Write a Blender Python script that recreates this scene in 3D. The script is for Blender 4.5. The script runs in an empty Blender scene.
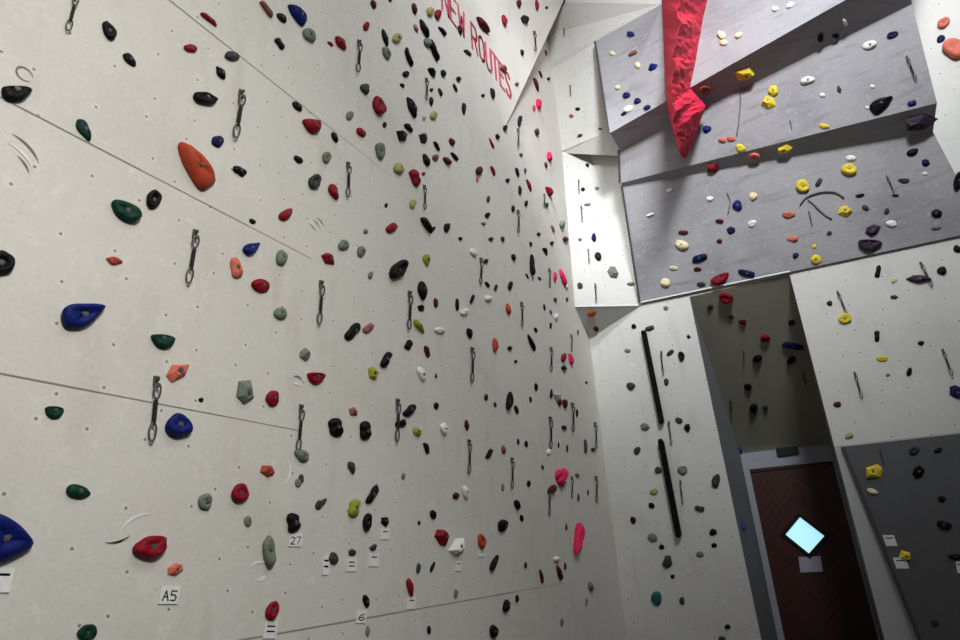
import bpy, bmesh, math, random
import numpy as np
from mathutils import Matrix, Vector
S = bpy.context.scene
COL = S.collection
CAMZ = 1.2
# ------------------------------------------------------------------ camera
F, YAW, PITCH, ROLL = 608.95, math.radians(28.167), math.radians(21.056), math.radians(-3.235)
fw = np.array([-math.sin(YAW)*math.cos(PITCH), math.cos(YAW)*math.cos(PITCH), math.sin(PITCH)])
rt0 = np.array([math.cos(YAW), math.sin(YAW), 0.0]); up0 = np.cross(rt0, fw)
cr, sr = math.cos(ROLL), math.sin(ROLL)
rt = cr*rt0+sr*up0; up = -sr*rt0+cr*up0
EYE = np.array([0, 0, CAMZ])
cam = bpy.data.objects.new('camera', bpy.data.cameras.new('camera')); COL.objects.link(cam)
cam.matrix_world = Matrix(((rt[0], up[0], -fw[0], 0), (rt[1], up[1], -fw[1], 0), (rt[2], up[2], -fw[2], CAMZ), (0, 0, 0, 1)))
cam.data.sensor_fit = 'HORIZONTAL'; cam.data.sensor_width = 36; cam.data.lens = F*36/960
cam.data.clip_start = .02
S.camera = cam
def ray(px, py): return fw+rt*(px-480)/F-up*(py-320)/F
def proj(P):
    D = np.atleast_2d(P)-EYE; z = D@fw
    return np.stack([480+F*(D@rt)/z, 320-F*(D@up)/z], 1)
def aty(px, py, y): d = ray(px, py); return EYE+d*(y/d[1])
def atx(px, py, x): d = ray(px, py); return EYE+d*(x/d[0])
W, RP, RD = 2.3, 7.28, 8.85          # distance to the left wall, to the back wall, to the door
def onl(px, py): return atx(px, py, -W)
def onb(px, py): return aty(px, py, RP)

# ------------------------------------------------------------------ materials
def lin(c):
    return tuple((v/255/12.92) if v/255 <= .04045 else ((v/255+.055)/1.055)**2.4 for v in c)+(1,)
MATS = {}
def newmat(name):
    m = bpy.data.materials.new(name); m.use_nodes = True; nt = m.node_tree
    return m, nt, nt.nodes['Principled BSDF'], nt.nodes, nt.links
def plain(name, rgb, rough=.5, metal=0, bump=0, scale=60, emit=0):
    if name in MATS: return MATS[name]
    m, nt, b, N, L = newmat(name)
    b.inputs['Base Color'].default_value = lin(rgb); b.inputs['Roughness'].default_value = rough; b.inputs['Metallic'].default_value = metal; b.inputs['Specular IOR Level'].default_value = .15 if name.startswith('hold_') else .3
    tc = N.new('ShaderNodeTexCoord'); no = N.new('ShaderNodeTexNoise'); no.inputs['Scale'].default_value = scale; no.inputs['Detail'].default_value = 4
    L.new(tc.outputs['Object'], no.inputs['Vector'])
    mx = N.new('ShaderNodeMix'); mx.data_type = 'RGBA'; mx.blend_type = 'MULTIPLY'; mx.inputs['Factor'].default_value = .35
    mx.inputs[6].default_value = lin(rgb); L.new(no.outputs['Color'], mx.inputs[7])
    hs = N.new('ShaderNodeMapRange'); hs.inputs[1].default_value = .3; hs.inputs[2].default_value = .7; hs.inputs[3].default_value = .75; hs.inputs[4].default_value = 1.1
    L.new(no.outputs['Fac'], hs.inputs[0]); L.new(hs.outputs[0], mx.inputs[7]); L.new(mx.outputs[2], b.inputs['Base Color'])
    if bump:
        bp = N.new('ShaderNodeBump'); bp.inputs['Strength'].default_value = bump; bp.inputs['Distance'].default_value = .01
        L.new(no.outputs['Fac'], bp.inputs['Height']); L.new(bp.outputs[0], b.inputs['Normal'])
    if emit:
        b.inputs['Emission Color'].default_value = lin(rgb); b.inputs['Emission Strength'].default_value = emit
    MATS[name] = m; return m
def panel(name, rgb, dirt=(.55, .53, .47), holes=True, streak=.35, contrast=.25, cell=.2, rough=.75, grain=1.0, sx=1, sy=.25):
    """painted climbing panel: faint grain, smudges and a scatter of dark bolt holes, in metres of the panel's own UV"""
    m, nt, b, N, L = newmat(name)
    uv = N.new('ShaderNodeUVMap'); uv.uv_map = 'UVMap'
    def noise(scale, det=5, dist=0, sx=1, sy=1):
        mp = N.new('ShaderNodeMapping'); mp.inputs['Scale'].default_value = (sx, sy, 1); L.new(uv.outputs[0], mp.inputs[0])
        n = N.new('ShaderNodeTexNoise'); n.inputs['Scale'].default_value = scale; n.inputs['Detail'].default_value = det
        n.inputs['Distortion'].default_value = dist; L.new(mp.outputs[0], n.inputs['Vector']); return n.outputs['Fac']
    def rng(v, a, c, lo, hi):
        r = N.new('ShaderNodeMapRange'); r.inputs[1].default_value = a; r.inputs[2].default_value = c; r.inputs[3].default_value = lo; r.inputs[4].default_value = hi
        L.new(v, r.inputs[0]); return r.outputs[0]
    def mix(a, c, f):
        x = N.new('ShaderNodeMix'); x.data_type = 'RGBA'
        for s, v in ((0, f), (6, a), (7, c)):
            if hasattr(v, 'links'): L.new(v, x.inputs[s])
            else: x.inputs[s].default_value = v
        return x.outputs[2]
    base = lin(rgb); dark = tuple(base[i]*dirt[i]*1.2 for i in range(3))+(1,)
    light = tuple(min(1, base[i]*1.18) for i in range(3))+(1,)
    c = mix(base, dark, rng(noise(1.1, 6, .6), .48, .75, 0, contrast))
    c = mix(c, dark, rng(noise(7, 6, .3, sx, sy), .55, .8, 0, streak))
    c = mix(c, light, rng(noise(16, 5, 1.2), .56, .75, 0, .5*grain))
    c = mix(c, dark, rng(noise(60, 3), .55, .8, 0, .35*grain))
    if holes:
        vo = N.new('ShaderNodeTexVoronoi'); vo.voronoi_dimensions = '2D'; vo.inputs['Scale'].default_value = 1/cell; vo.inputs['Randomness'].default_value = .62
        L.new(uv.outputs[0], vo.inputs['Vector'])
        c = mix(c, light, rng(vo.outputs['Distance'], .04, .12, .3, 0))
        c = mix(c, (.06, .06, .055, 1), rng(vo.outputs['Distance'], .018, .04, .8, 0))
    L.new(c, b.inputs['Base Color']); b.inputs['Roughness'].default_value = rough
    bp = N.new('ShaderNodeBump'); bp.inputs['Strength'].default_value = .25; bp.inputs['Distance'].default_value = .004
    L.new(noise(45, 4), bp.inputs['Height']); L.new(bp.outputs[0], b.inputs['Normal'])
    MATS[name] = m; return m
M_LEFT = panel('painted_plywood', (206, 203, 195))
M_BACK = panel('painted_plywood_back', (205, 203, 198), cell=.28)
M_GREY = panel('grey_textured_paint', (152, 150, 153), dirt=(.5, .5, .52), holes=False, streak=1, contrast=.8, grain=2.2, sx=.3, sy=1.6)
M_GREYD = panel('dark_grey_paint', (84, 84, 86), dirt=(.6, .6, .6), holes=False)
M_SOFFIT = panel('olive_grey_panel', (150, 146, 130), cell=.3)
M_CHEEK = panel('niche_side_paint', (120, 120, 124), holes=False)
M_FLOOR = panel('grey_mat', (48, 48, 52), holes=False)
M_SEAM = plain('seam_grey', (140, 138, 131), .9)  # grey of the joints between the left wall panels
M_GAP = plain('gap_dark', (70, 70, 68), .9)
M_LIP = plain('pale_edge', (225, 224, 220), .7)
M_DARKMARK = plain('rubber_scuff', (120, 118, 112), .9)
M_CHALK = plain('chalk', (228, 228, 224), .95)
M_RED = plain('red_textured_coat', (216, 36, 68), .75, 0, .9, 22)
M_STEEL = plain('steel', (96, 94, 92), .5, .4)
M_DKSTEEL = plain('dark_steel', (78, 76, 74), .45, .6)
M_SLING = plain('dark_webbing', (38, 36, 35), .85)
M_BLACK = plain('hold_black_rubber', (8, 8, 9), .8)
M_PAPER = plain('white_card', (226, 226, 222), .8)
M_INK = plain('black_ink', (50, 50, 52), .8)
M_PAINT = plain('red_letter_paint', (206, 84, 104), .7)
M_FRAME = plain('pale_door_paint', (152, 152, 160), .55)

# ------------------------------------------------------------------ object helpers
def tag(o, label=None, cat=None, group=None, kind=None):
    for k, v in (('label', label), ('category', cat), ('group', group), ('kind', kind)):
        if v: o[k] = v
    return o
def link(o, parent=None):
    COL.objects.link(o)
    if parent: o.parent = parent
    return o
def mesh_obj(name, V, Fc, mats, parent=None, smooth=False, midx=None, loc=None, uvs=True):
    me = bpy.data.meshes.new(name); me.from_pydata([tuple(map(float, v)) for v in V], [], [tuple(f) for f in Fc])
    for m in (mats if isinstance(mats, (list, tuple)) else [mats]): me.materials.append(m)
    if midx is not None: me.polygons.foreach_set('material_index', midx)
    if smooth: me.polygons.foreach_set('use_smooth', [True]*len(me.polygons))
    me.update()
    o = bpy.data.objects.new(name, me)
    if loc is not None: o.location = loc
    return link(o, parent)
def frame_of(n):
    n = np.array(n, float); n /= np.linalg.norm(n)
    ref = np.array([0, 0, 1.0]) if abs(n[2]) < .95 else np.array([0, 1.0, 0])
    t1 = np.cross(ref, n); t1 /= np.linalg.norm(t1); t2 = np.cross(n, t1)
    return t1, t2, n                                   # right, up, outward
TRIS = []                                              # surfaces the holds are bolted to
def facets(name, polys, mats, kind='structure', hit=True, midx=None, label=None, back=0.0, parent=None):
    """flat polygons in metres, each with its own planar UV; polys turned to face the room"""
    V, Fc, UV = [], [], []
    for P in polys:
        P = [np.array(p, float) for p in P]
        n = np.zeros(3)
        for i in range(len(P)): n += np.cross(P[i]-P[0], P[(i+1) % len(P)]-P[0])
        cen = sum(P)/len(P)
        if n@(EYE-cen) < 0: P = P[::-1]; n = -n
        t1, t2, nn = frame_of(n)
        b = len(V); V += P; Fc.append(list(range(b, b+len(P))))
        UV += [(p@t1, p@t2) for p in P]
        if hit:
            for i in range(1, len(P)-1): TRIS.append((P[0], P[i], P[i+1], nn, name))
    o = mesh_obj(name, V, Fc, mats, midx=midx, parent=parent)
    ul = o.data.uv_layers.new(name='UVMap')
    for l in o.data.loops: ul.data[l.index].uv = UV[l.vertex_index]
    if kind: o['kind'] = kind
    return o
def add_box(bm_v, bm_f, c, sx, sy, sz, ax=None):
    ax = ax or (np.array([1, 0, 0.]), np.array([0, 1., 0]), np.array([0, 0, 1.])); b = len(bm_v)
    for dz in (-1, 1):
        for dx, dy in ((-1, -1), (1, -1), (1, 1), (-1, 1)): bm_v.append(np.array(c)+ax[0]*dx*sx/2+ax[1]*dy*sy/2+ax[2]*dz*sz/2)
    bm_f += [[b+i for i in q] for q in ((3, 2, 1, 0), (4, 5, 6, 7), (0, 1, 5, 4), (1, 2, 6, 5), (2, 3, 7, 6), (3, 0, 4, 7))]
def tube(V, Fc, pts, r, n=8, closed=False):
    pts = [np.array(p, float) for p in pts]; b = len(V); k = len(pts)
    for i, p in enumerate(pts):
        a = pts[(i-1) % k] if (closed or i) else p; c = pts[(i+1) % k] if (closed or i < k-1) else p
        t = c-a; t /= np.linalg.norm(t)+1e-12
        q = np.cross(t, [0, 0, 1.0]) if abs(t[2]) < .9 else np.cross(t, [1.0, 0, 0]); q /= np.linalg.norm(q); s = np.cross(t, q)
        for j in range(n): V.append(p+r*(math.cos(2*math.pi*j/n)*q+math.sin(2*math.pi*j/n)*s))
    for i in range(k if closed else k-1):
        for j in range(n): Fc.append([b+i*n+j, b+i*n+(j+1) % n, b+((i+1) % k)*n+(j+1) % n, b+((i+1) % k)*n+j])
    if not closed: Fc.append([b+j for j in range(n)][::-1]); Fc.append([b+(k-1)*n+j for j in range(n)])
def bevel(o, w, seg=2):
    bm = bmesh.new(); bm.from_mesh(o.data); bmesh.ops.remove_doubles(bm, verts=bm.verts, dist=1e-5)
    bmesh.ops.recalc_face_normals(bm, faces=bm.faces)
    bmesh.ops.bevel(bm, geom=bm.edges, offset=w, segments=seg, affect='EDGES', clamp_overlap=True); bm.to_mesh(o.data); bm.free(); return o
# ------------------------------------------------------------------ the setting
TOP = 10.2
ZF = 0.0
corner_x = -W
P = lambda x, y, z: np.array([x, y, z], float)
def onplane(px, py, a, b, c):
    n = np.cross(b-a, c-a); d = ray(px, py); return EYE+d*(((a-EYE)@n)/(d@n))
# left wall: panels, joints between them, worn marks
seams = [CAMZ+W/.879, CAMZ+W*.709, CAMZ+W*.2785, CAMZ-W*.122]
polys, mi = [], []
polys.append([P(-W, -2.5, ZF), P(-W, RP, ZF), P(-W, RP, TOP), P(-W, -2.5, TOP)]); mi.append(0)
ends = [onl(392, 178)[1], onl(312, 252)[1], onl(300, 432)[1], onl(565, 590)[1]]
for z, ye in zip(seams, ends):                       # the joints fade where the panels butt closely
    for a, b, h in ((-2.5, ye*.55, .0028), (ye*.55, ye*.8, .002), (ye*.8, ye, .0013)):
        polys.append([P(-W+.002, a, z-h), P(-W+.002, b, z-h), P(-W+.002, b, z+h), P(-W+.002, a, z+h)]); mi.append(1)
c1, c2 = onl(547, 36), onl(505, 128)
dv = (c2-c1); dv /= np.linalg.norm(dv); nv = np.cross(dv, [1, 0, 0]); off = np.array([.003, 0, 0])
# overhanging tip of the upper panel beside the corner
tip = aty(564, 0, 6.75); tip2 = P(tip[0]+.1, tip[1], TOP)
q = P(-W, 3.6, tip[2]+.3); q2 = P(-W, 3.6, TOP)
for t in ([c2, c1, tip], [c2, tip, q], [q, tip, tip2], [q, tip2, q2]): polys.append(t); mi.append(0)
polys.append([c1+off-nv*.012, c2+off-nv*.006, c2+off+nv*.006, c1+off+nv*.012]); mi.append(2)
def arc_mark(px, py, r, a0, a1, w, m):
    c = onl(px, py); pts = []
    for i in range(11):
        a = math.radians(a0+(a1-a0)*i/10); k = w*math.sin(math.pi*(i+.3)/10.6)
        pts.append((c+P(.0025, r*math.cos(a), r*math.sin(a)), c+P(.0025, (r-k)*math.cos(a), (r-k)*math.sin(a))))
    for i in range(10): polys.append([pts[i][0], pts[i+1][0], pts[i+1][1], pts[i][1]]); mi.append(m)
for a in [(8, 158, .10, 20, 95, .010, 3), (6, 164, .085, 15, 100, .010, 4), (10, 168, .06, 10, 80, .008, 3), (24, 74, .03, 0, 330, .007, 3),
          (118, 517, .09, -110, -40, .009, 4), (116, 519, .085, -110, -40, .008, 3), (142, 541, .10, 75, 165, .010, 4), (310, 232, .05, 20, 110, .006, 3), (314, 228, .05, 20, 110, .006, 3),
          (318, 226, .05, 20, 110, .006, 3), (297, 383, .04, 30, 140, .01, 3), (296, 390, .04, 30, 140, .012, 4), (258, 580, .08, 60, 140, .012, 4), (262, 588, .05, 60, 140, .02, 4), (280, 470, .07, -80, 60, .012, 4)]:
    arc_mark(*a)
facets('wall_left', polys, [M_LEFT, M_SEAM, M_GAP, M_DARKMARK, M_CHALK], midx=mi)
# back wall: base plane with the door niche cut out of it
zt = CAMZ+.384*RP; zs = CAMZ+.116*RP
xl, xr = -.985, .128
pl1, pl2 = xl, xl
bp = [[P(-W, RP, ZF), P(xl+.06, RP, ZF), P(xl, RP, zt), P(-W, RP, zt)],
      [P(-W, RP, zt), P(5.6, RP, zt), P(5.6, RP, TOP), P(-W, RP, TOP)],
      [P(xr, RP, zs), P(5.6, RP, zs), P(5.6, RP, zt), P(xr, RP, zt)],
      [P(xr, RP, ZF), P(5.6, RP, ZF), P(5.6, RP, zs), P(xr, RP, zs)]]
facets('wall_back', bp, [M_BACK, plain('pale_grey_paint', (176, 177, 175), .8)], midx=[0, 0, 0, 1])
# dark grey lower panel standing a little proud of the wall, its left edge cut on a slant
s0, s1 = aty(841, 447, RP-.03), aty(918, 640, RP-.06)
k = (ZF-s0[2])/(s1[2]-s0[2]); s2 = s0+(s1-s0)*k
A, B_, C_, D_ = s0, P(5.6, RP-.03, s0[2]), P(5.6, s2[1], ZF), s2
back = P(0, 1, 0)
def toback(p): return P(p[0], RP, p[2])
facets('wall_dark_panel', [[A, B_, C_, D_], [A, D_, toback(D_), toback(A)], [A, B_, toback(B_), toback(A)]], [M_GREYD]).name = 'wall_lower_right'
e = P(.0, -.004, 0)
facets('trim_1', [[A+e, D_+e, D_+e+P(.03, 0, 0), A+e+P(.03, 0, 0)]], [plain('dark_edge_strip', (64, 64, 66), .7)], hit=False)
# niche: sloping soffit panel, side cheeks, wall round the door
zl = CAMZ+.1215*RD; dxl, dxr = -.945, .118
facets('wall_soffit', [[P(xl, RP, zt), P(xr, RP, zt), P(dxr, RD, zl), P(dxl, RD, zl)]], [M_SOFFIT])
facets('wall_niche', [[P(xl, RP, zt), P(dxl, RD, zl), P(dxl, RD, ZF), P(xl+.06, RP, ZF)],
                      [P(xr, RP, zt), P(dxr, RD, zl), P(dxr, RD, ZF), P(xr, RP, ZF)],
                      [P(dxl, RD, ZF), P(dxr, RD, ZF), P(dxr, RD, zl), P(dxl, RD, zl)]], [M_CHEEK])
facets('floor', [[P(-W, -2.5, ZF), P(5.6, -2.5, ZF), P(5.6, RD, ZF), P(-W, RD, ZF)]], [M_FLOOR], hit=False)
facets('wall_right', [[P(5.6, -2.5, ZF), P(5.6, RP, ZF), P(5.6, RP, TOP), P(5.6, -2.5, TOP)]], [M_GREYD], hit=False)
facets('wall_front', [[P(-W, -2.5, ZF), P(5.6, -2.5, ZF), P(5.6, -2.5, TOP), P(-W, -2.5, TOP)]], [M_GREYD], hit=False)
facets('ceiling', [[P(-W, -2.5, TOP), P(1.3, -2.5, TOP), P(1.3, RP, TOP), P(-W, RP, TOP)]], [M_GREYD], hit=False)     # unseen; shaped to keep sky light off the fin, open on the right
# white corner panels stepping out between the left wall and the grey overhang
w1a, w1b, w1c = onl(575, 307), aty(639, 306, 7.27), onb(592, 338)
w1c[0] = -W+.012
w1d = onl(562, 152); w1e = onplane(621, 156, w1a, w1b, w1d)
facets('wall_corner_panel', [[w1a, w1b, w1e, w1d], [w1a, w1b, w1c]], [M_BACK]).name = 'wall_corner'
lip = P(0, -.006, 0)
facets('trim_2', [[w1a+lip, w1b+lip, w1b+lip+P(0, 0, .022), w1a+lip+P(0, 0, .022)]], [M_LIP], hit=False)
w2a, w2b = onl(562, 151), aty(611, 130, 7.0)
w2u = aty(622, 156, 7.16)
w2t, w2t2 = onl(552, 68), aty(600, 40, 7.0)
facets('wall_corner_middle', [[w2a, w2b, w2t2, w2t], [w2a, w2b, w2u, w1d+P(.0, .03, 0)]], [M_BACK])
w3a, w3b = onl(551, 63), aty(662, 4, 6.9)
w3l = onl(547, 36); w3l[1] -= .02
w3t, w3r = tip+P(0, .05, 0), aty(700, -70, 6.9)
w3tt = tip2+P(0, .05, 0)
facets('wall_corner_top', [[w3a, w3b, w3r, w3tt, w3t, w3l], [w3a, w3b, w3b+P(0, .35, -.02), P(-W, 7.1, w2t[2])]], [M_BACK])
# grey stepped overhang
g1a, g1b, g1c = aty(641, 303, 7.25), aty(790, 272, 7.25), P(2.6, 7.25, CAMZ+.383*7.25)
g1e = aty(985, 230, 7.25)
g1l = aty(623, 186, 6.95); g1r = onplane(933, 132, g1a, g1e, g1l)
g2l, g2r = aty(621, 183, 6.9), aty(937, 103, 6.75)
g2tr = aty(912, 4, 6.5); g2tl = onplane(620, 150, g2l, g2r, g2tr)
g3l, g3r = aty(610, 133, 6.5), aty(840, 3, 6.2)
g3x = aty(905, -34, 6.13); g2x = onplane(950, -16, g2l, g2r, g2tr)
g3a, g3b = aty(596, 41, 6.93), aty(662, 4, 6.88)
g3c, g3d = aty(760, -60, 6.75), aty(930, -100, 6.6)
zg3 = g3c[2]
def rag(a, b, n, amp, seed):
    random.seed(seed); out = []
    for i in range(n+1):
        t = i/n; p = a+(b-a)*t
        if 0 < i < n: p = p+P(0, 0, 1)*random.uniform(-amp, amp)
        out.append(p)
    return out
gp, gm = [], []
gp.append([g1a, g1b, g1e, g1r, g1l]); gm.append(0)
gp.append([g1l, g1r, g2r, g2l]); gm.append(0)
gp.append([g2l, g2r, g2tr, g2tl]); gm.append(0)
gp.append([g2tl, g2tr, g3r, g3l]); gm.append(0)
gp.append([g2tr, g3x, g3r]); gm.append(0)
gp.append([g3l, g3r, g3b]); gm.append(0)
gp.append([g3l, g3b, g3a]); gm.append(0)
gp.append([g3r, g3x, g3d]); gm.append(0); gp.append([g3r, g3d, g3c]); gm.append(0); gp.append([g3r, g3c, g3b]); gm.append(0)
for a, b in ((g1e, g1r), (g1r, g2r), (g2r, g2tr), (g2tr, g3x), (g3x, g3d), (g1a, g1l), (g2l, g2tl), (g2tl, g3l), (g3l, g3a)):
    gp.append([a, b, toback(b), toback(a)]); gm.append(0)
facets('wall_overhang', gp, [M_GREY], midx=gm)
facets('trim_3', [[g1a+lip, g1b+lip, g1b+lip+P(0, 0, .018), g1a+lip+P(0, 0, .018)]], [M_LIP], hit=False)  # lip under the overhang, its lit highlight put into the pale colour
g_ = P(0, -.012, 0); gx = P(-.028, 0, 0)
facets('trim_4', [[a+g_, b+g_, b+g_+gx, a+g_+gx] for a, b in ((g1a, g1l), (g2l, g2tl), (g3l, g3a))], [M_GAP], hit=False)  # dark strips painting the shade in gaps along the overhang's left edges
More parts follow.
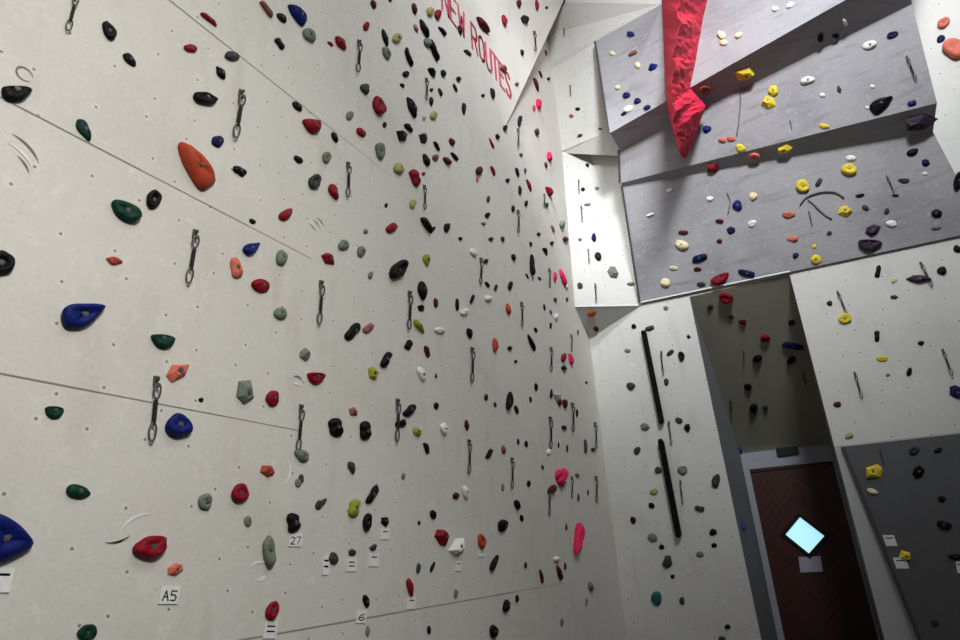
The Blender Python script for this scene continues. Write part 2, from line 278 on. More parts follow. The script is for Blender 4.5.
HOLDS = """
@0 0 .25
437 120 80 52 60 K j
521 238 70 36 45 K x
68 375 125 70 5 K c
337 520 100 50 62 G t
@160 0 .25
198 75 90 26 38 R e
123 192 55 35 20 R x
290 225 62 40 15 C x
244 290 62 36 55 K s
182 392 100 52 18 K c
232 566 52 48 0 N x
428 35 80 28 55 H e
489 70 50 32 50 K x
480 175 56 28 58 K k
552 55 104 55 50 B F
600 140 66 50 60 S x
550 425 50 30 45 K x
608 498 80 66 215 R t
554 638 42 28 40 K x
@0 0 1
196 164 54 25 57 O F
84 313 46 26 -22 B T
163 341 25 14 8 G c
178 371 27 17 -40 A w
386.5 359.5 17 8.5 -65 K k
440 330.5 11 7 20 W x
151 547 36 22 -20 R j
@0 160 .25
10 410 106 100 0 K d
505 203 135 75 28 G j
617 155 75 65 90 K d
458 403 70 36 15 O s
@160 160 .25
319 43 60 34 35 K k
620 85 60 55 90 C d
505 217 66 38 -40 R t
370 245 30 22 40 K x
370 350 75 45 -30 B T
305 430 85 50 75 A k
488 390 62 50 90 S x
403 502 75 58 25 R x
482 614 56 50 0 S x
@0 320 .25
218 370 78 52 5 G c
@160 320 .25
80 425 108 98 30 B j
165 320 22 20 0 K x
340 288 98 74 90 S w
450 315 66 55 90 R x
580 138 56 48 90 S w
625 232 78 46 5 R c
568 540 66 46 30 S x
430 603 62 52 25 O w
565 636 40 24 90 C x
@0 480 .25
22 240 230 206 8 B T
315 47 100 60 5 G t
350 610 84 64 -20 G j
@160 480 .25
182 85 66 58 90 S c
322 50 75 73 90 R j
352 165 44 34 90 S x
60 360 76 46 -30 A w
437 285 130 54 85 S j
535 170 80 58 75 K k
450 522 82 54 105 R j
553 12 34 28 90 S x
635 100 40 30 90 C x
@320 0 .1875
287 22 50 32 70 D x
376 2 22 20 0 K x
248 140 50 38 90 R x
113 228 90 52 52 R s
57 233 40 22 45 R x
243 475 62 54 70 C t
317 560 104 76 70 R j
160 617 48 44 90 S x
352 200 100 38 75 K s
357 282 75 48 65 S x
413 203 56 54 0 T x
505 45 60 32 75 D x
459 395 38 35 0 K x
440 455 32 22 50 K x
477 303 110 38 70 K c
497 570 122 58 72 K s
590 60 50 44 90 T x
630 78 56 42 90 R x
512 150 46 24 65 M x
562 150 112 48 68 K s
575 225 52 44 60 S x
615 265 125 46 70 K j
600 385 64 40 55 K w
595 480 22 20 0 K x
595 540 48 26 85 K x
607 615 50 44 90 T x
557 630 24 20 90 L x
@440 0 .1875
17 163 64 32 55 K k
110 165 62 28 75 K w
148 278 62 20 35 K c
232 130 108 48 52 D s
346 107 62 36 80 R x
455 103 52 48 60 K w
521 25 60 28 85 R x
569 40 18 16 0 K x
423 20 44 30 80 D x
440 280 36 22 80 K x
287 497 64 36 80 K x
230 510 22 20 0 K x
340 365 44 36 60 H x
410 447 24 20 0 M x
20 390 40 32 80 K x
100 420 30 26 0 K x
83 468 50 22 65 D x
131 580 66 32 85 K s
3 490 48 22 70 D x
570 280 32 20 80 M x
518 450 98 28 72 D s
541 395 46 22 65 D x
580 420 20 18 0 K x
533 555 60 42 80 P x
505 575 34 22 80 P x
430 630 26 22 90 K x
@320 120 .1875
80 92 62 34 60 K x
220 65 62 42 50 R x
38 198 60 52 90 S j
75 383 92 52 65 R t
325 165 92 58 80 S j
346 25 32 25 90 K x
437 82 72 60 60 K w
474 42 62 34 55 K t
553 100 58 48 70 K w
570 212 72 42 72 K x
617 200 38 36 0 H x
625 138 62 28 60 K x
420 258 64 58 60 T x
510 308 96 56 70 R k
553 287 22 20 0 R x
497 448 52 40 90 T x
354 455 26 20 90 K x
382 575 68 44 -35 R k
245 594 28 26 0 S x
572 560 102 42 62 K t
605 580 34 20 -40 K x
@440 120 .1875
65 115 44 36 60 D x
40 217 54 36 55 D x
80 193 60 28 52 K x
282 122 68 28 70 R x
308 88 30 26 70 K x
210 270 46 42 90 D x
200 315 46 16 95 M x
288 270 60 30 70 R x
349 42 32 26 90 K x
425 12 40 24 90 K x
520 63 40 30 90 D x
433 185 20 18 0 C x
415 278 54 24 72 K x
457 270 28 18 90 C x
483 347 90 34 70 R s
431 375 52 28 90 K x
362 322 26 24 0 N x
259 422 36 22 90 C x
254 507 32 30 0 K x
233 552 28 18 0 S x
461 445 32 22 90 K x
391 472 34 22 85 K x
590 197 48 38 80 R x
568 240 34 22 80 D x
588 378 58 44 70 R w
568 452 28 24 0 C x
37 575 54 36 100 K x
527 608 22 20 0 K x
605 580 46 20 70 M x
110 633 24 20 0 K x
272 635 30 22 0 D x
335 635 30 22 80 D x
@320 240 .1875
127 25 62 58 0 S x
222 62 60 50 90 S x
45 102 86 64 45 R w
270 187 44 28 100 S x
420 155 128 82 -62 K d
570 108 64 44 80 L t
548 270 104 56 85 K t
540 365 42 40 60 K w
619 335 54 28 85 D x
175 487 112 52 -48 K k
258 470 68 38 -40 M k
530 462 92 38 55 L t
475 558 54 40 -60 K k
572 595 68 32 75 D x
@440 240 .1875
180 65 48 38 60 W x
247 113 28 26 0 D x
393 92 36 26 80 K x
487 22 28 20 80 K x
598 17 24 20 0 K x
568 60 50 32 60 K w
503 130 132 50 88 K J
468 192 40 17 60 K x
533 205 26 18 60 C x
617 200 58 26 90 P x
253 237 38 22 55 K x
299 253 36 20 -70 D x
377 243 58 30 -65 K x
173 315 56 22 -65 K x
93 345 68 24 88 K x
258 312 42 34 20 W x
133 385 48 38 -40 W x
366 368 66 32 80 O s
560 360 38 18 80 K x
593 385 28 16 80 C x
593 458 34 18 90 K x
615 320 26 16 70 C x
622 410 36 24 90 W x
512 480 30 20 70 K x
498 545 114 44 68 K s
298 558 74 40 88 O x
373 577 28 24 0 K x
160 497 58 36 75 K x
@320 360 .1875
285 70 72 62 70 L w
543 75 84 42 70 W t
480 268 84 46 -52 K k
432 340 62 38 -20 K k
178 278 54 48 60 M w
85 360 104 80 80 K k
243 375 100 68 80 K k
518 382 58 50 60 L w
570 470 66 30 75 K k
622 245 38 30 70 K x
170 575 72 42 80 C t
445 620 36 24 90 S x
620 85 28 16 90 C x
@440 360 .1875
247 200 36 24 80 D x
295 238 30 18 80 C x
378 215 96 52 95 K d
410 265 50 26 65 D x
516 145 46 26 85 K x
485 212 36 18 85 K x
597 180 60 22 100 K x
628 197 56 42 50 W w
640 225 38 26 90 D x
144 348 60 28 85 D s
264 500 58 28 -65 K k
340 478 46 28 85 H x
419 435 34 18 90 K x
461 448 36 22 80 K x
582 490 36 28 90 W x
548 572 28 14 80 K x
22 370 68 42 80 W t
635 610 58 44 100 P x
635 455 32 14 90 K x
405 8 20 18 0 K x
@320 480 .25
212 58 84 32 -60 K k
138 112 72 46 100 L k
190 168 72 40 100 K j
260 170 44 34 80 K w
12 90 44 20 -45 C x
54 312 50 42 80 C x
130 290 32 28 0 C x
215 270 36 26 -30 C w
185 485 54 30 85 K t
192 603 42 20 90 S x
395 352 42 20 100 C x
452 348 58 18 -62 K e
362 430 76 30 80 R t
454 138 38 28 80 K x
397 172 20 14 90 C x
545 62 30 26 0 D x
583 50 58 26 80 W x
490 228 76 56 60 R w
553 265 78 52 -55 W w
437 600 36 18 90 K x
545 455 38 20 90 S x
@480 480 .25
93 30 32 16 90 S x
196 14 26 18 90 K x
290 38 44 34 -60 D x
325 5 44 36 60 P x
150 98 40 26 70 K x
168 152 28 18 80 K x
93 182 50 44 90 K x
10 245 60 40 80 O d
60 330 84 26 -65 K c
183 340 26 14 90 D x
250 385 60 22 80 D x
322 370 62 28 75 D x
308 318 28 24 0 W x
343 345 32 14 90 D x
400 235 154 48 -83 P J
348 188 30 14 90 D x
396 70 40 13 95 C x
435 50 30 12 90 K x
613 160 24 14 90 K x
107 503 52 32 100 K x
150 475 32 18 90 K x
57 605 54 38 90 K x
445 425 40 26 80 S x
428 490 36 14 90 S x
330 570 36 18 90 S x
@500 0 .25
355 5 30 20 0 K x
270 35 28 14 -20 C x
323 130 15 14 0 K x
480 78 24 16 -40 K x
530 2 26 10 0 K x
310 436 20 14 0 K x
285 463 18 16 0 M x
320 542 22 14 -30 C x
400 515 16 10 0 C x
523 137 32 24 10 B x
530 213 38 18 -25 H x
450 213 24 20 0 Y x
610 267 44 30 -25 B w
550 260 28 24 90 Y x
470 350 22 20 0 Y x
505 380 32 26 -20 N x
548 403 30 24 -20 N x
587 430 32 20 -20 N x
513 435 42 28 -30 W x
495 455 26 14 -30 K x
200 622 36 26 90 P x
150 528 26 20 60 C x
82 478 32 20 95 K x
22 512 15 14 0 C x
@540 160 .25
90 258 34 26 90 S x
58 278 26 14 80 M x
103 317 26 22 0 D x
65 466 46 22 95 D x
98 468 74 34 75 P x
105 505 18 14 0 W x
62 560 18 14 80 C x
110 558 18 14 80 C x
190 20 18 14 60 K x
172 117 17 16 0 K x
228 113 18 14 0 S x
190 178 26 12 0 S x
215 310 36 20 80 N x
232 385 34 28 90 K x
292 450 56 40 60 S w
160 502 26 22 90 C x
365 495 36 14 0 S x
160 318 16 14 0 S x
207 615 34 28 0 O x
224 676 24 20 60 D x
@540 320 .25
45 22 30 10 90 K x
155 50 28 12 90 K x
97 150 40 26 -75 R x
127 155 48 26 80 P x
97 192 26 20 0 K x
103 335 38 26 80 D x
152 372 36 18 90 K x
97 430 24 18 0 D x
113 515 40 16 90 D x
185 505 70 18 88 C x
213 518 20 14 0 K x
95 620 58 44 100 P x
150 620 24 14 0 S x
187 250 12 10 0 K x
375 25 20 20 0 K x
438 33 38 18 -15 C e
350 122 24 16 0 S x
363 265 36 30 0 C x
420 428 42 32 20 S w
388 522 34 26 -50 C x
473 600 30 28 0 C x
572 600 34 32 0 C x
520 132 36 18 -40 C x
565 145 40 26 90 K d
505 248 30 20 90 C x
555 402 32 24 30 C x
588 435 40 28 90 K w
595 67 16 16 0 K x
504 -48 20 18 0 S x
@640 0 .25
422 298 74 48 -15 y w
262 360 48 36 -10 H j
532 362 42 42 0 y x
518 412 60 50 20 y w
268 515 36 28 -15 B x
403 592 42 32 10 y x
583 597 62 36 -15 y w
457 627 48 32 0 A j
325 140 38 32 20 Y x
395 140 34 24 -30 Y x
335 170 34 26 0 Y x
540 35 28 22 0 W x
600 20 38 22 -30 W x
365 555 36 22 0 A x
330 560 34 20 0 A x
@800 0 .25
370 137 48 24 -25 N j
278 180 60 34 -10 W x
30 320 62 30 -15 W x
157 360 34 20 80 C w
328 415 104 54 -32 K t
447 413 38 22 -15 B k
490 488 130 62 -8 U w
450 608 50 26 -20 K x
98 505 42 20 10 y x
290 345 20 16 0 W x
270 430 18 14 0 W x
90 380 24 18 0 W x
180 90 30 16 60 W x
82 150 38 24 100 K x
143 145 30 22 -10 K x
573 90 60 38 -40 A j
563 155 38 28 -45 N x
615 190 92 80 30 A j
@640 140 .25
280 235 30 20 0 W x
388 262 44 38 80 B x
453 225 34 32 0 Y x
318 325 34 18 0 D x
363 362 38 32 20 N w
317 405 24 20 0 D x
450 335 38 28 -20 W x
173 370 40 18 0 D x
168 420 58 36 20 Y x
238 472 64 28 -15 N e
230 517 32 18 0 D x
245 577 36 20 0 C x
322 557 80 40 -25 R c
425 533 70 26 10 N e
135 513 34 18 0 Y x
103 570 40 34 40 Y x
293 110 52 40 0 R w
595 300 52 28 0 A x
610 395 46 24 0 A x
622 462 28 22 -40 N x
120 200 30 14 -10 W x
40 300 34 14 -20 W x
@800 140 .25
10 182 56 50 0 y j
195 118 64 48 0 y j
180 285 62 48 0 y w
65 477 44 38 0 y x
57 425 20 18 0 y x
75 170 38 20 -60 C e
205 72 44 24 0 W x
450 50 48 26 -25 K x
503 92 38 32 20 N w
415 163 46 18 0 C c
240 222 38 15 -10 K x
262 270 32 20 20 C x
382 222 30 12 0 D x
347 285 28 20 -60 C x
293 360 70 42 -20 U w
365 335 46 28 0 W x
280 422 96 50 3 U c
118 373 22 20 0 C x
547 293 44 34 0 K x
545 350 42 16 -10 S x
500 135 22 16 0 W x
635 165 78 40 -75 K j
312 525 52 22 100 K k
377 560 30 22 -60 Y x
475 555 104 32 2 U s
567 522 40 34 0 K x
630 437 36 28 30 K x
378 628 34 18 0 C w
@800 240 .25
118 253 24 22 0 D x
180 312 54 42 0 y j
308 385 46 22 90 K k
484 413 26 20 0 K x
327 475 46 24 0 y x
352 540 17 15 0 S x
437 527 36 22 100 K x
625 607 68 50 30 N w
@600 440 .3125
118 33 22 18 -50 C x
186 97 14 14 0 C x
263 97 32 26 30 S x
172 165 26 22 0 T x
165 210 22 18 60 K x
106 257 24 18 80 K x
370 130 46 26 105 C x
318 220 32 18 10 C k
362 295 24 22 0 K x
365 337 18 16 0 K x
168 312 32 26 20 S x
197 342 18 16 0 K x
215 390 42 34 90 C w
320 365 26 18 10 S x
232 437 15 14 0 K x
180 507 46 34 90 E x
262 515 26 18 80 C x
408 598 20 16 0 K x
390 635 24 16 0 C x
@720 420 .34364
450 150 52 40 -10 y w
445 208 36 16 15 Y x
540 395 40 30 30 y w
375 45 26 16 -20 T x
75 305 36 24 80 X x
57 90 26 16 80 X x
@820 380 .40625
232 173 26 20 0 C j
290 173 22 12 -20 K x
242 228 38 30 100 K w
300 293 20 16 0 K x
305 357 38 20 10 K c
335 435 42 16 5 K s
282 597 20 18 0 C x
42 60 20 14 0 D x
@680 280 .28125
163 65 52 42 10 R j
107 95 22 20 0 C x
180 130 22 18 0 C x
222 150 28 20 0 D x
303 207 36 30 0 R x
275 280 36 28 -20 K x
395 285 36 28 -20 K x
397 153 24 22 0 K x
402 235 96 22 10 N e
242 380 28 24 0 K x
262 457 34 30 90 K x
303 453 20 18 0 C x
"""
QD = [(75,-4,66,32),(240,94,233,139),(194,234,186,284),(155,381,149,442),(320,284,317,325),(300,408,296,452),(358,43,356,73),(347,165,346,198),(425.5,80,425,101),(423.5,187,423.5,210),
(408.5,294,407,330),(396.5,402,395,442),(480,260,479,285),(471,350,470,383),(468,442,467.5,474),(520.7,304,520.7,327),(517,130,517,147),(517,212,517,233),(543.5,195,543,207),(548.5,270,548.5,288),
(550,349,549.5,372),(549,419,549,449),(511,460,510.5,489),(548,491,548,516),(570.5,336,570.5,352),(571.3,405,571.5,432),(594,424,594.5,449),(571,478,571,498),(595,478,595,503),(533.5,33,534.5,52),
(564.5,23,564.5,37),(600,2,600.5,12),(570.5,86,571,97),(578.5,181,578.7,194),(581,207,582,222),(588,250,589,264),(595,285,596,303),
(661.5,353,663.5,375),(669,423,672,445),(680.5,482,683,504),(907,58,916,81),(887,177,894,193),(809,212,812,226),(790,121,792,130),
(838,293,847,315),(855,374,862,398),(943,351,952,376),(921,264,932,287),(880,450,884,465),(743.5,352,744,364),(803,372,806,387),(730.5,401,732,415)]
TAGS = [(3,580,17,25,2.5,'-','white card under the huge blue block at the left edge'),
(169,595,19,18,1.5,'A5','white card marked A5 under the salmon wedge, low on the left'),
(295,540,13,13,.8,'27','white card under the two-lobed black hold, lower left wall'),
(270,630,13,17,1.2,'--','white card under the glossy red oval hold, bottom of the photo'),
(325.5,565,6.5,20,.6,'--','tall narrow white card beside the charcoal hold, leftmost of three cards'),
(351,565,9.5,13,.4,'--','white card in the middle of the row of three low cards'),
(373.5,560,9.5,13,.4,'-','white card at the right end of the row of three low cards'),
(384.5,534,8.5,11,.4,'-','small white card under the square black hold and above the row of three'),
(361,616.5,9.5,13,.8,'6','white card below the black teardrop near the bottom, under the three cards'),
(411,603,8.5,12,.4,'-','white card under the red teardrop hold, low middle of left wall'),
(458,566,6,10,.3,'-','small white card under the white wedge beside a red one'),
(481.5,553.5,6,6.5,.3,'-','tiny white card under the orange ring-shaped hold'),
(890,540.5,11.5,11,-2,'-','white card alone on the dark grey panel, above the small yellow hold'),
(901,563,13,11,-2,'-','pinkish white card touching the small yellow hold on the dark panel'),
(960,567,7,12,-1,'-','white card cut off by the right edge of the photo')]
# ------------------------------------------------------------------ finding the surface a thing is fixed to
TA = np.array([t[0] for t in TRIS]); TB = np.array([t[1] for t in TRIS]); TC = np.array([t[2] for t in TRIS])
def hit(px, py):
    d = ray(px, py); e1, e2 = TB-TA, TC-TA; h = np.cross(d, e2); a = (e1*h).sum(1); a = np.where(abs(a) < 1e-12, 1e-12, a)
    s = EYE-TA; u = (s*h).sum(1)/a; q = np.cross(s, e1); v = (q@d)/a; t = (e2*q).sum(1)/a
    ok = (u > -1e-6) & (v > -1e-6) & (u+v < 1+1e-6) & (t > .1)
    t = np.where(ok, t, 1e9); i = int(t.argmin())
    if t[i] > 1e8: raise ValueError((px, py))
    return EYE+d*t[i], TRIS[i][3], TRIS[i][4]
# ------------------------------------------------------------------ climbing holds
PAL = {'K': ('black', (11, 11, 14)), 'C': ('charcoal grey', (56, 60, 58)), 'R': ('red', (132, 14, 32)), 'D': ('dark red', (76, 14, 26)), 'P': ('hot pink', (222, 40, 92)),
       'G': ('dark green', (12, 54, 42)), 'S': ('grey-green', (112, 122, 106)), 'y': ('yellow', (226, 200, 62)), 'L': ('olive-green', (146, 150, 46)), 'T': ('olive-tan', (166, 158, 104)),
       'B': ('blue', (13, 28, 98)), 'N': ('navy blue', (20, 24, 72)), 'O': ('orange', (176, 70, 44)), 'A': ('salmon pink', (208, 112, 92)), 'W': ('white', (232, 232, 228)),
       'U': ('dark purple', (58, 42, 60)), 'M': ('dusty pink', (150, 88, 100)), 'E': ('teal', (38, 98, 98)), 'Y': ('cream', (222, 208, 170)), 'H': ('brown', (122, 74, 58)), 'X': ('steel blue', (42, 70, 116))}
HM = {k: plain('hold_'+n.replace(' ', '_').replace('-', '_'), c, .55, 0, .5, 70) for k, (n, c) in PAL.items()}
def outline(shape, a, rg):
    c, s = math.cos(a), math.sin(a)
    if shape in 'tT':
        r = 1/max(abs(c)**1.0*.0+1, 1e-6); x = c; y = s*(1-.62*(c+1)/2)**1.0*(1.15 if shape == 'T' else 1.1); return x, y
    if shape == 'F':
        return math.copysign(abs(c)**.75, c), math.copysign(abs(s)**.8, s)*(.58+.42*(c+1)/2)
    if shape == 'J': return c, s*(.55+.45*(c+1)/2)
    if shape == 's': return c, s*(1-.55*abs(c)**1.5)
    if shape == 'c': return c, (s if s > 0 else s*.35)
    if shape == 'e': return math.copysign(abs(c)**.6, c), math.copysign(abs(s)**.7, s)
    if shape == 'k': return c, s*(.62+.42*abs(c)**1.2) if abs(c) < .8 else s*1.0
    return c, s
PROF = {'x': [(.9, 0), (1, .28), (.94, .56), (.76, .82), (.46, .97), (.2, 1)], 'd': [(.95, 0), (1, .35), (.94, .72), (.76, .97), (.56, .95), (.4, .7), (.22, .55)],
        'j': [(.9, 0), (1, .3), (1, .62), (.86, .92), (.62, 1), (.4, .86), (.2, .78)], 'w': [(1, 0), (.9, .4), (.5, 1), (.2, .96)], 'e': [(1, 0), (1, .5), (.8, .9), (.4, 1)], 'F': [(.96, 0), (1, .25), (.8, .72), (.5, .97), (.2, 1)]}
for k_, v_ in (('t', 'x'), ('T', 'j'), ('J', 'j'), ('s', 'x'), ('c', 'j'), ('k', 'x')): PROF[k_] = PROF[v_]
def unit_hold(shape, seed, n):
    rg = random.Random(seed)
    ph = [rg.uniform(0, 6.28) for _ in range(5)]; am = [rg.uniform(.03, .09), rg.uniform(.02, .07), rg.uniform(.01, .04)]
    off = (rg.uniform(-.16, .16), rg.uniform(-.16, .16))
    if shape == 'w':
        m = rg.choice([5, 5, 6]); base = [2*math.pi*(i+rg.uniform(-.22, .22))/m for i in range(m)]; rad = [rg.uniform(.88, 1.08) for _ in range(m)]
        angs = base
    else: angs = [2*math.pi*i/n for i in range(n)]
    V, Fc = [], []; pr = PROF[shape]
    for ri, (sc, h) in enumerate(pr):
        for i, a in enumerate(angs):
            x, y = outline('x' if shape == 'w' else shape, a, rg)
            if shape == 'w': k = rad[i]
            else: k = 1+am[0]*math.sin(2*a+ph[0])+am[1]*math.sin(3*a+ph[1]+h)+am[2]*math.sin(5*a+ph[2]+2*h)
            hh = h*(1+.14*math.sin(a+ph[3])*min(1, h*2)+.06*math.sin(4*a+ph[4]+3*sc)*(h > .3))
            V.append((x*k*sc+off[0]*h*(1 if shape != 'w' else 1.6), y*k*sc+off[1]*h, hh))
    m = len(angs); V.append((off[0], off[1], pr[-1][1]*(.97 if shape in 'xtskcew' else .92)))
    for r in range(len(pr)-1):
        for i in range(m): Fc.append([r*m+i, r*m+(i+1) % m, (r+1)*m+(i+1) % m, (r+1)*m+i])
    for i in range(m): Fc.append([(len(pr)-1)*m+i, (len(pr)-1)*m+(i+1) % m, len(V)-1])
    Fc.append(list(range(m))[::-1])
    return np.array(V), Fc
def fit(px, py, ln, wd, ang, U):
    """size and place a hold on its surface so that it subtends what was measured"""
    c, n, surf = hit(px, py); t1, t2, n = frame_of(n); e = 1e-3
    p0 = proj(c)[0]; J = np.stack([(proj(c+t1*e)[0]-p0)/e, (proj(c+t2*e)[0]-p0)/e], 1); Ji = np.linalg.inv(J)
    ca, sa = math.cos(math.radians(ang)), math.sin(math.radians(ang)); Rm = np.array([[ca, -sa], [sa, ca]])
    A = Ji@Rm@np.diag([ln/2, wd/2]); cc = np.zeros(2); tgt = np.array([px, py])
    def lim(A):
        u_, s_, v_ = np.linalg.svd(A); s_[1] = max(s_[1], s_[0]*.26); s_[0] = min(s_[0], s_[1]*3.2); return u_@np.diag(s_)@v_
    A = lim(A); H = .62*math.sqrt(abs(np.linalg.det(A))); H = min(H, .11)
    for it in range(14):
        L2 = U[:, :2]@A.T; Wp = c+np.outer(cc[0]+L2[:, 0], t1)+np.outer(cc[1]+L2[:, 1], t2)+np.outer(U[:, 2]*H, n)
        q = (proj(Wp)-tgt)@Rm; lo, hi = q.min(0), q.max(0); ext = hi-lo; mid = (lo+hi)/2
        cc = cc-Ji@(Rm@mid)*.8
        s = np.clip(np.array([ln, wd])/ext, .75, 1.3); A2 = Ji@Rm@np.diag(s)@Rm.T@J@A; A = lim(A2)
        if ext[1] > wd*1.12 and it > 3: H *= .88
        if ext[0] > ln*1.12 and it > 3: H *= .95
    H = min(H, .75*math.sqrt(abs(np.linalg.det(A))))
    return c+cc[0]*t1+cc[1]*t2, t1, t2, n, A, H, surf
def nrm_mesh(me):
    bm = bmesh.new(); bm.from_mesh(me); bmesh.ops.recalc_face_normals(bm, faces=bm.faces); bm.to_mesh(me); bm.free()
rows = []; ox = oy = 0; sc_ = 1
for line in HOLDS.strip().splitlines():
    if line[0] == '@': ox, oy, sc_ = map(float, line[1:].split()); continue
    a = line.split(); x, y, l, w, g = map(float, a[:5]); rows.append((ox+x*sc_, oy+y*sc_, max(l*sc_, 2.2), max(w*sc_, 1.8), g, a[5], a[6]))
order = sorted(range(len(rows)), key=lambda i: -rows[i][2]*rows[i][3])
BIG = set(order[:300])
bolt_me = None
def make_bolt_mesh():
    V, Fc = [], []
    tube(V, Fc, [(0, 0, -.6), (0, 0, .25)], 1.0, 6); tube(V, Fc, [(0, 0, -.6), (0, 0, .02)], 1.5, 14)
    me = bpy.data.meshes.new('bolt'); me.from_pydata([tuple(v) for v in V], [], Fc); me.materials.append(M_STEEL); return me
bolt_me = make_bolt_mesh()
sv, sf, sm = [], [], []; skeys = list(PAL); INFO = []
for i, (px, py, ln, wd, ang, col, shp) in enumerate(rows):
    n = 28 if ln > 18 else 20 if ln > 8 else 14
    U, Fc = unit_hold(shp, 1000+i, n)
    o0, t1, t2, nn, A, H, surf = fit(px, py, ln, wd, ang, U)
    L2 = U[:, :2]@A.T; Lc = np.column_stack([L2, U[:, 2]*H-.002])
    if i in BIG:
        ob = mesh_obj('climbing_hold', Lc, Fc, HM[col], smooth=(shp != 'w')); nrm_mesh(ob.data)
        M3 = Matrix(((t1[0], t2[0], nn[0], o0[0]), (t1[1], t2[1], nn[1], o0[1]), (t1[2], t2[2], nn[2], o0[2]), (0, 0, 0, 1)))
        ob.matrix_world = M3
        if ln*wd > 90:
            b = bpy.data.objects.new('bolt', bolt_me); link(b, ob)
            s = min(.0085, .16*abs(np.linalg.det(A))**.5); b.scale = (s, s, s); b.location = (Lc[-1][0], Lc[-1][1], Lc[-1][2]+.35*s)
        INFO.append((i, px, py, ln, wd, ang, col, shp, surf, ob))
    else:
        k = len(sv); sv += list(o0+np.outer(Lc[:, 0], t1)+np.outer(Lc[:, 1], t2)+np.outer(Lc[:, 2], nn)); sf += [[k+j for j in f] for f in Fc]; sm += [skeys.index(col)]*len(Fc)
so = mesh_obj('small_climbing_holds', sv, sf, [HM[k] for k in skeys], smooth=True, midx=sm); nrm_mesh(so.data)
tag(so, 'scatter of the tiniest bolt-on holds across the far walls', 'climbing holds', kind='stuff')
# ------------------------------------------------------------------ quickdraws
def qd_parts():
    def me(name, V, Fc, m):
        a = bpy.data.meshes.new(name); a.from_pydata([tuple(map(float, v)) for v in V], [], Fc); a.materials.append(m)
        nrm_mesh(a); return a
    out = {}
    V, Fc = [], []; add_box(V, Fc, (0, .0, .02), .15, .16, .04); add_box(V, Fc, (0, -.09, .06), .12, .06, .10); out['hanger'] = me('hanger', V, Fc, M_STEEL)
    V, Fc = [], []; tube(V, Fc, [(0, .02, 0), (0, .02, .10)], .045, 6); out['bolt'] = me('bolt', V, Fc, M_DKSTEEL)
    def oval(y0, y1, hw, z, r):
        pts = []
        for i in range(20):
            a = 2*math.pi*i/20; yy = (y0+y1)/2+(y1-y0)/2*math.sin(a); xx = hw*math.cos(a)*(1+.15*math.sin(a)); pts.append((xx, yy, z+.02*math.cos(a)))
        V, Fc = [], []; tube(V, Fc, pts, r, 7, True); return V, Fc
    out['upper_carabiner'] = me('upper_carabiner', *oval(-.32, -.06, .085, .09, .022), M_STEEL)
    V, Fc = [], []
    for y0, y1, w in ((-.29, -.36, .075), (-.36, -.68, .1), (-.68, -.74, .075)): add_box(V, Fc, (0, (y0+y1)/2, .08), w, abs(y1-y0), .045)
    out['sling'] = me('sling', V, Fc, M_SLING)
    out['lower_carabiner'] = me('lower_carabiner', *oval(-1.0, -.71, .09, .07, .022), M_STEEL)
    V, Fc = [], []; tube(V, Fc, [(.08, -.94, .08), (.1, -.78, .08)], .016, 6); out['gate'] = me('gate', V, Fc, M_DKSTEEL)
    return out
QP = qd_parts(); QINFO = []
for x0, y0, x1, y1 in QD:
    a, n, surf = hit(x0, y0); t1, t2, n = frame_of(n); d = ray(x1, y1); b = EYE+d*(((a-EYE)@n)/(d@n))
    L = np.linalg.norm(b-a); yv = (a-b)/L; xv = np.cross(yv, n)
    r = bpy.data.objects.new('quickdraw', None); link(r); r.empty_display_size = .1
    xv = xv*.5; r.matrix_world = Matrix(((xv[0]*L, yv[0]*L, n[0]*L, a[0]), (xv[1]*L, yv[1]*L, n[1]*L, a[1]), (xv[2]*L, yv[2]*L, n[2]*L, a[2]), (0, 0, 0, 1)))
    os_ = {}
    for k in ('hanger', 'upper_carabiner', 'sling', 'lower_carabiner'): os_[k] = link(bpy.data.objects.new(k, QP[k]), r)
    link(bpy.data.objects.new('bolt', QP['bolt']), os_['hanger']); link(bpy.data.objects.new('gate', QP['gate']), os_['lower_carabiner'])
    QINFO.append(((x0+x1)/2, (y0+y1)/2, L, surf, r))
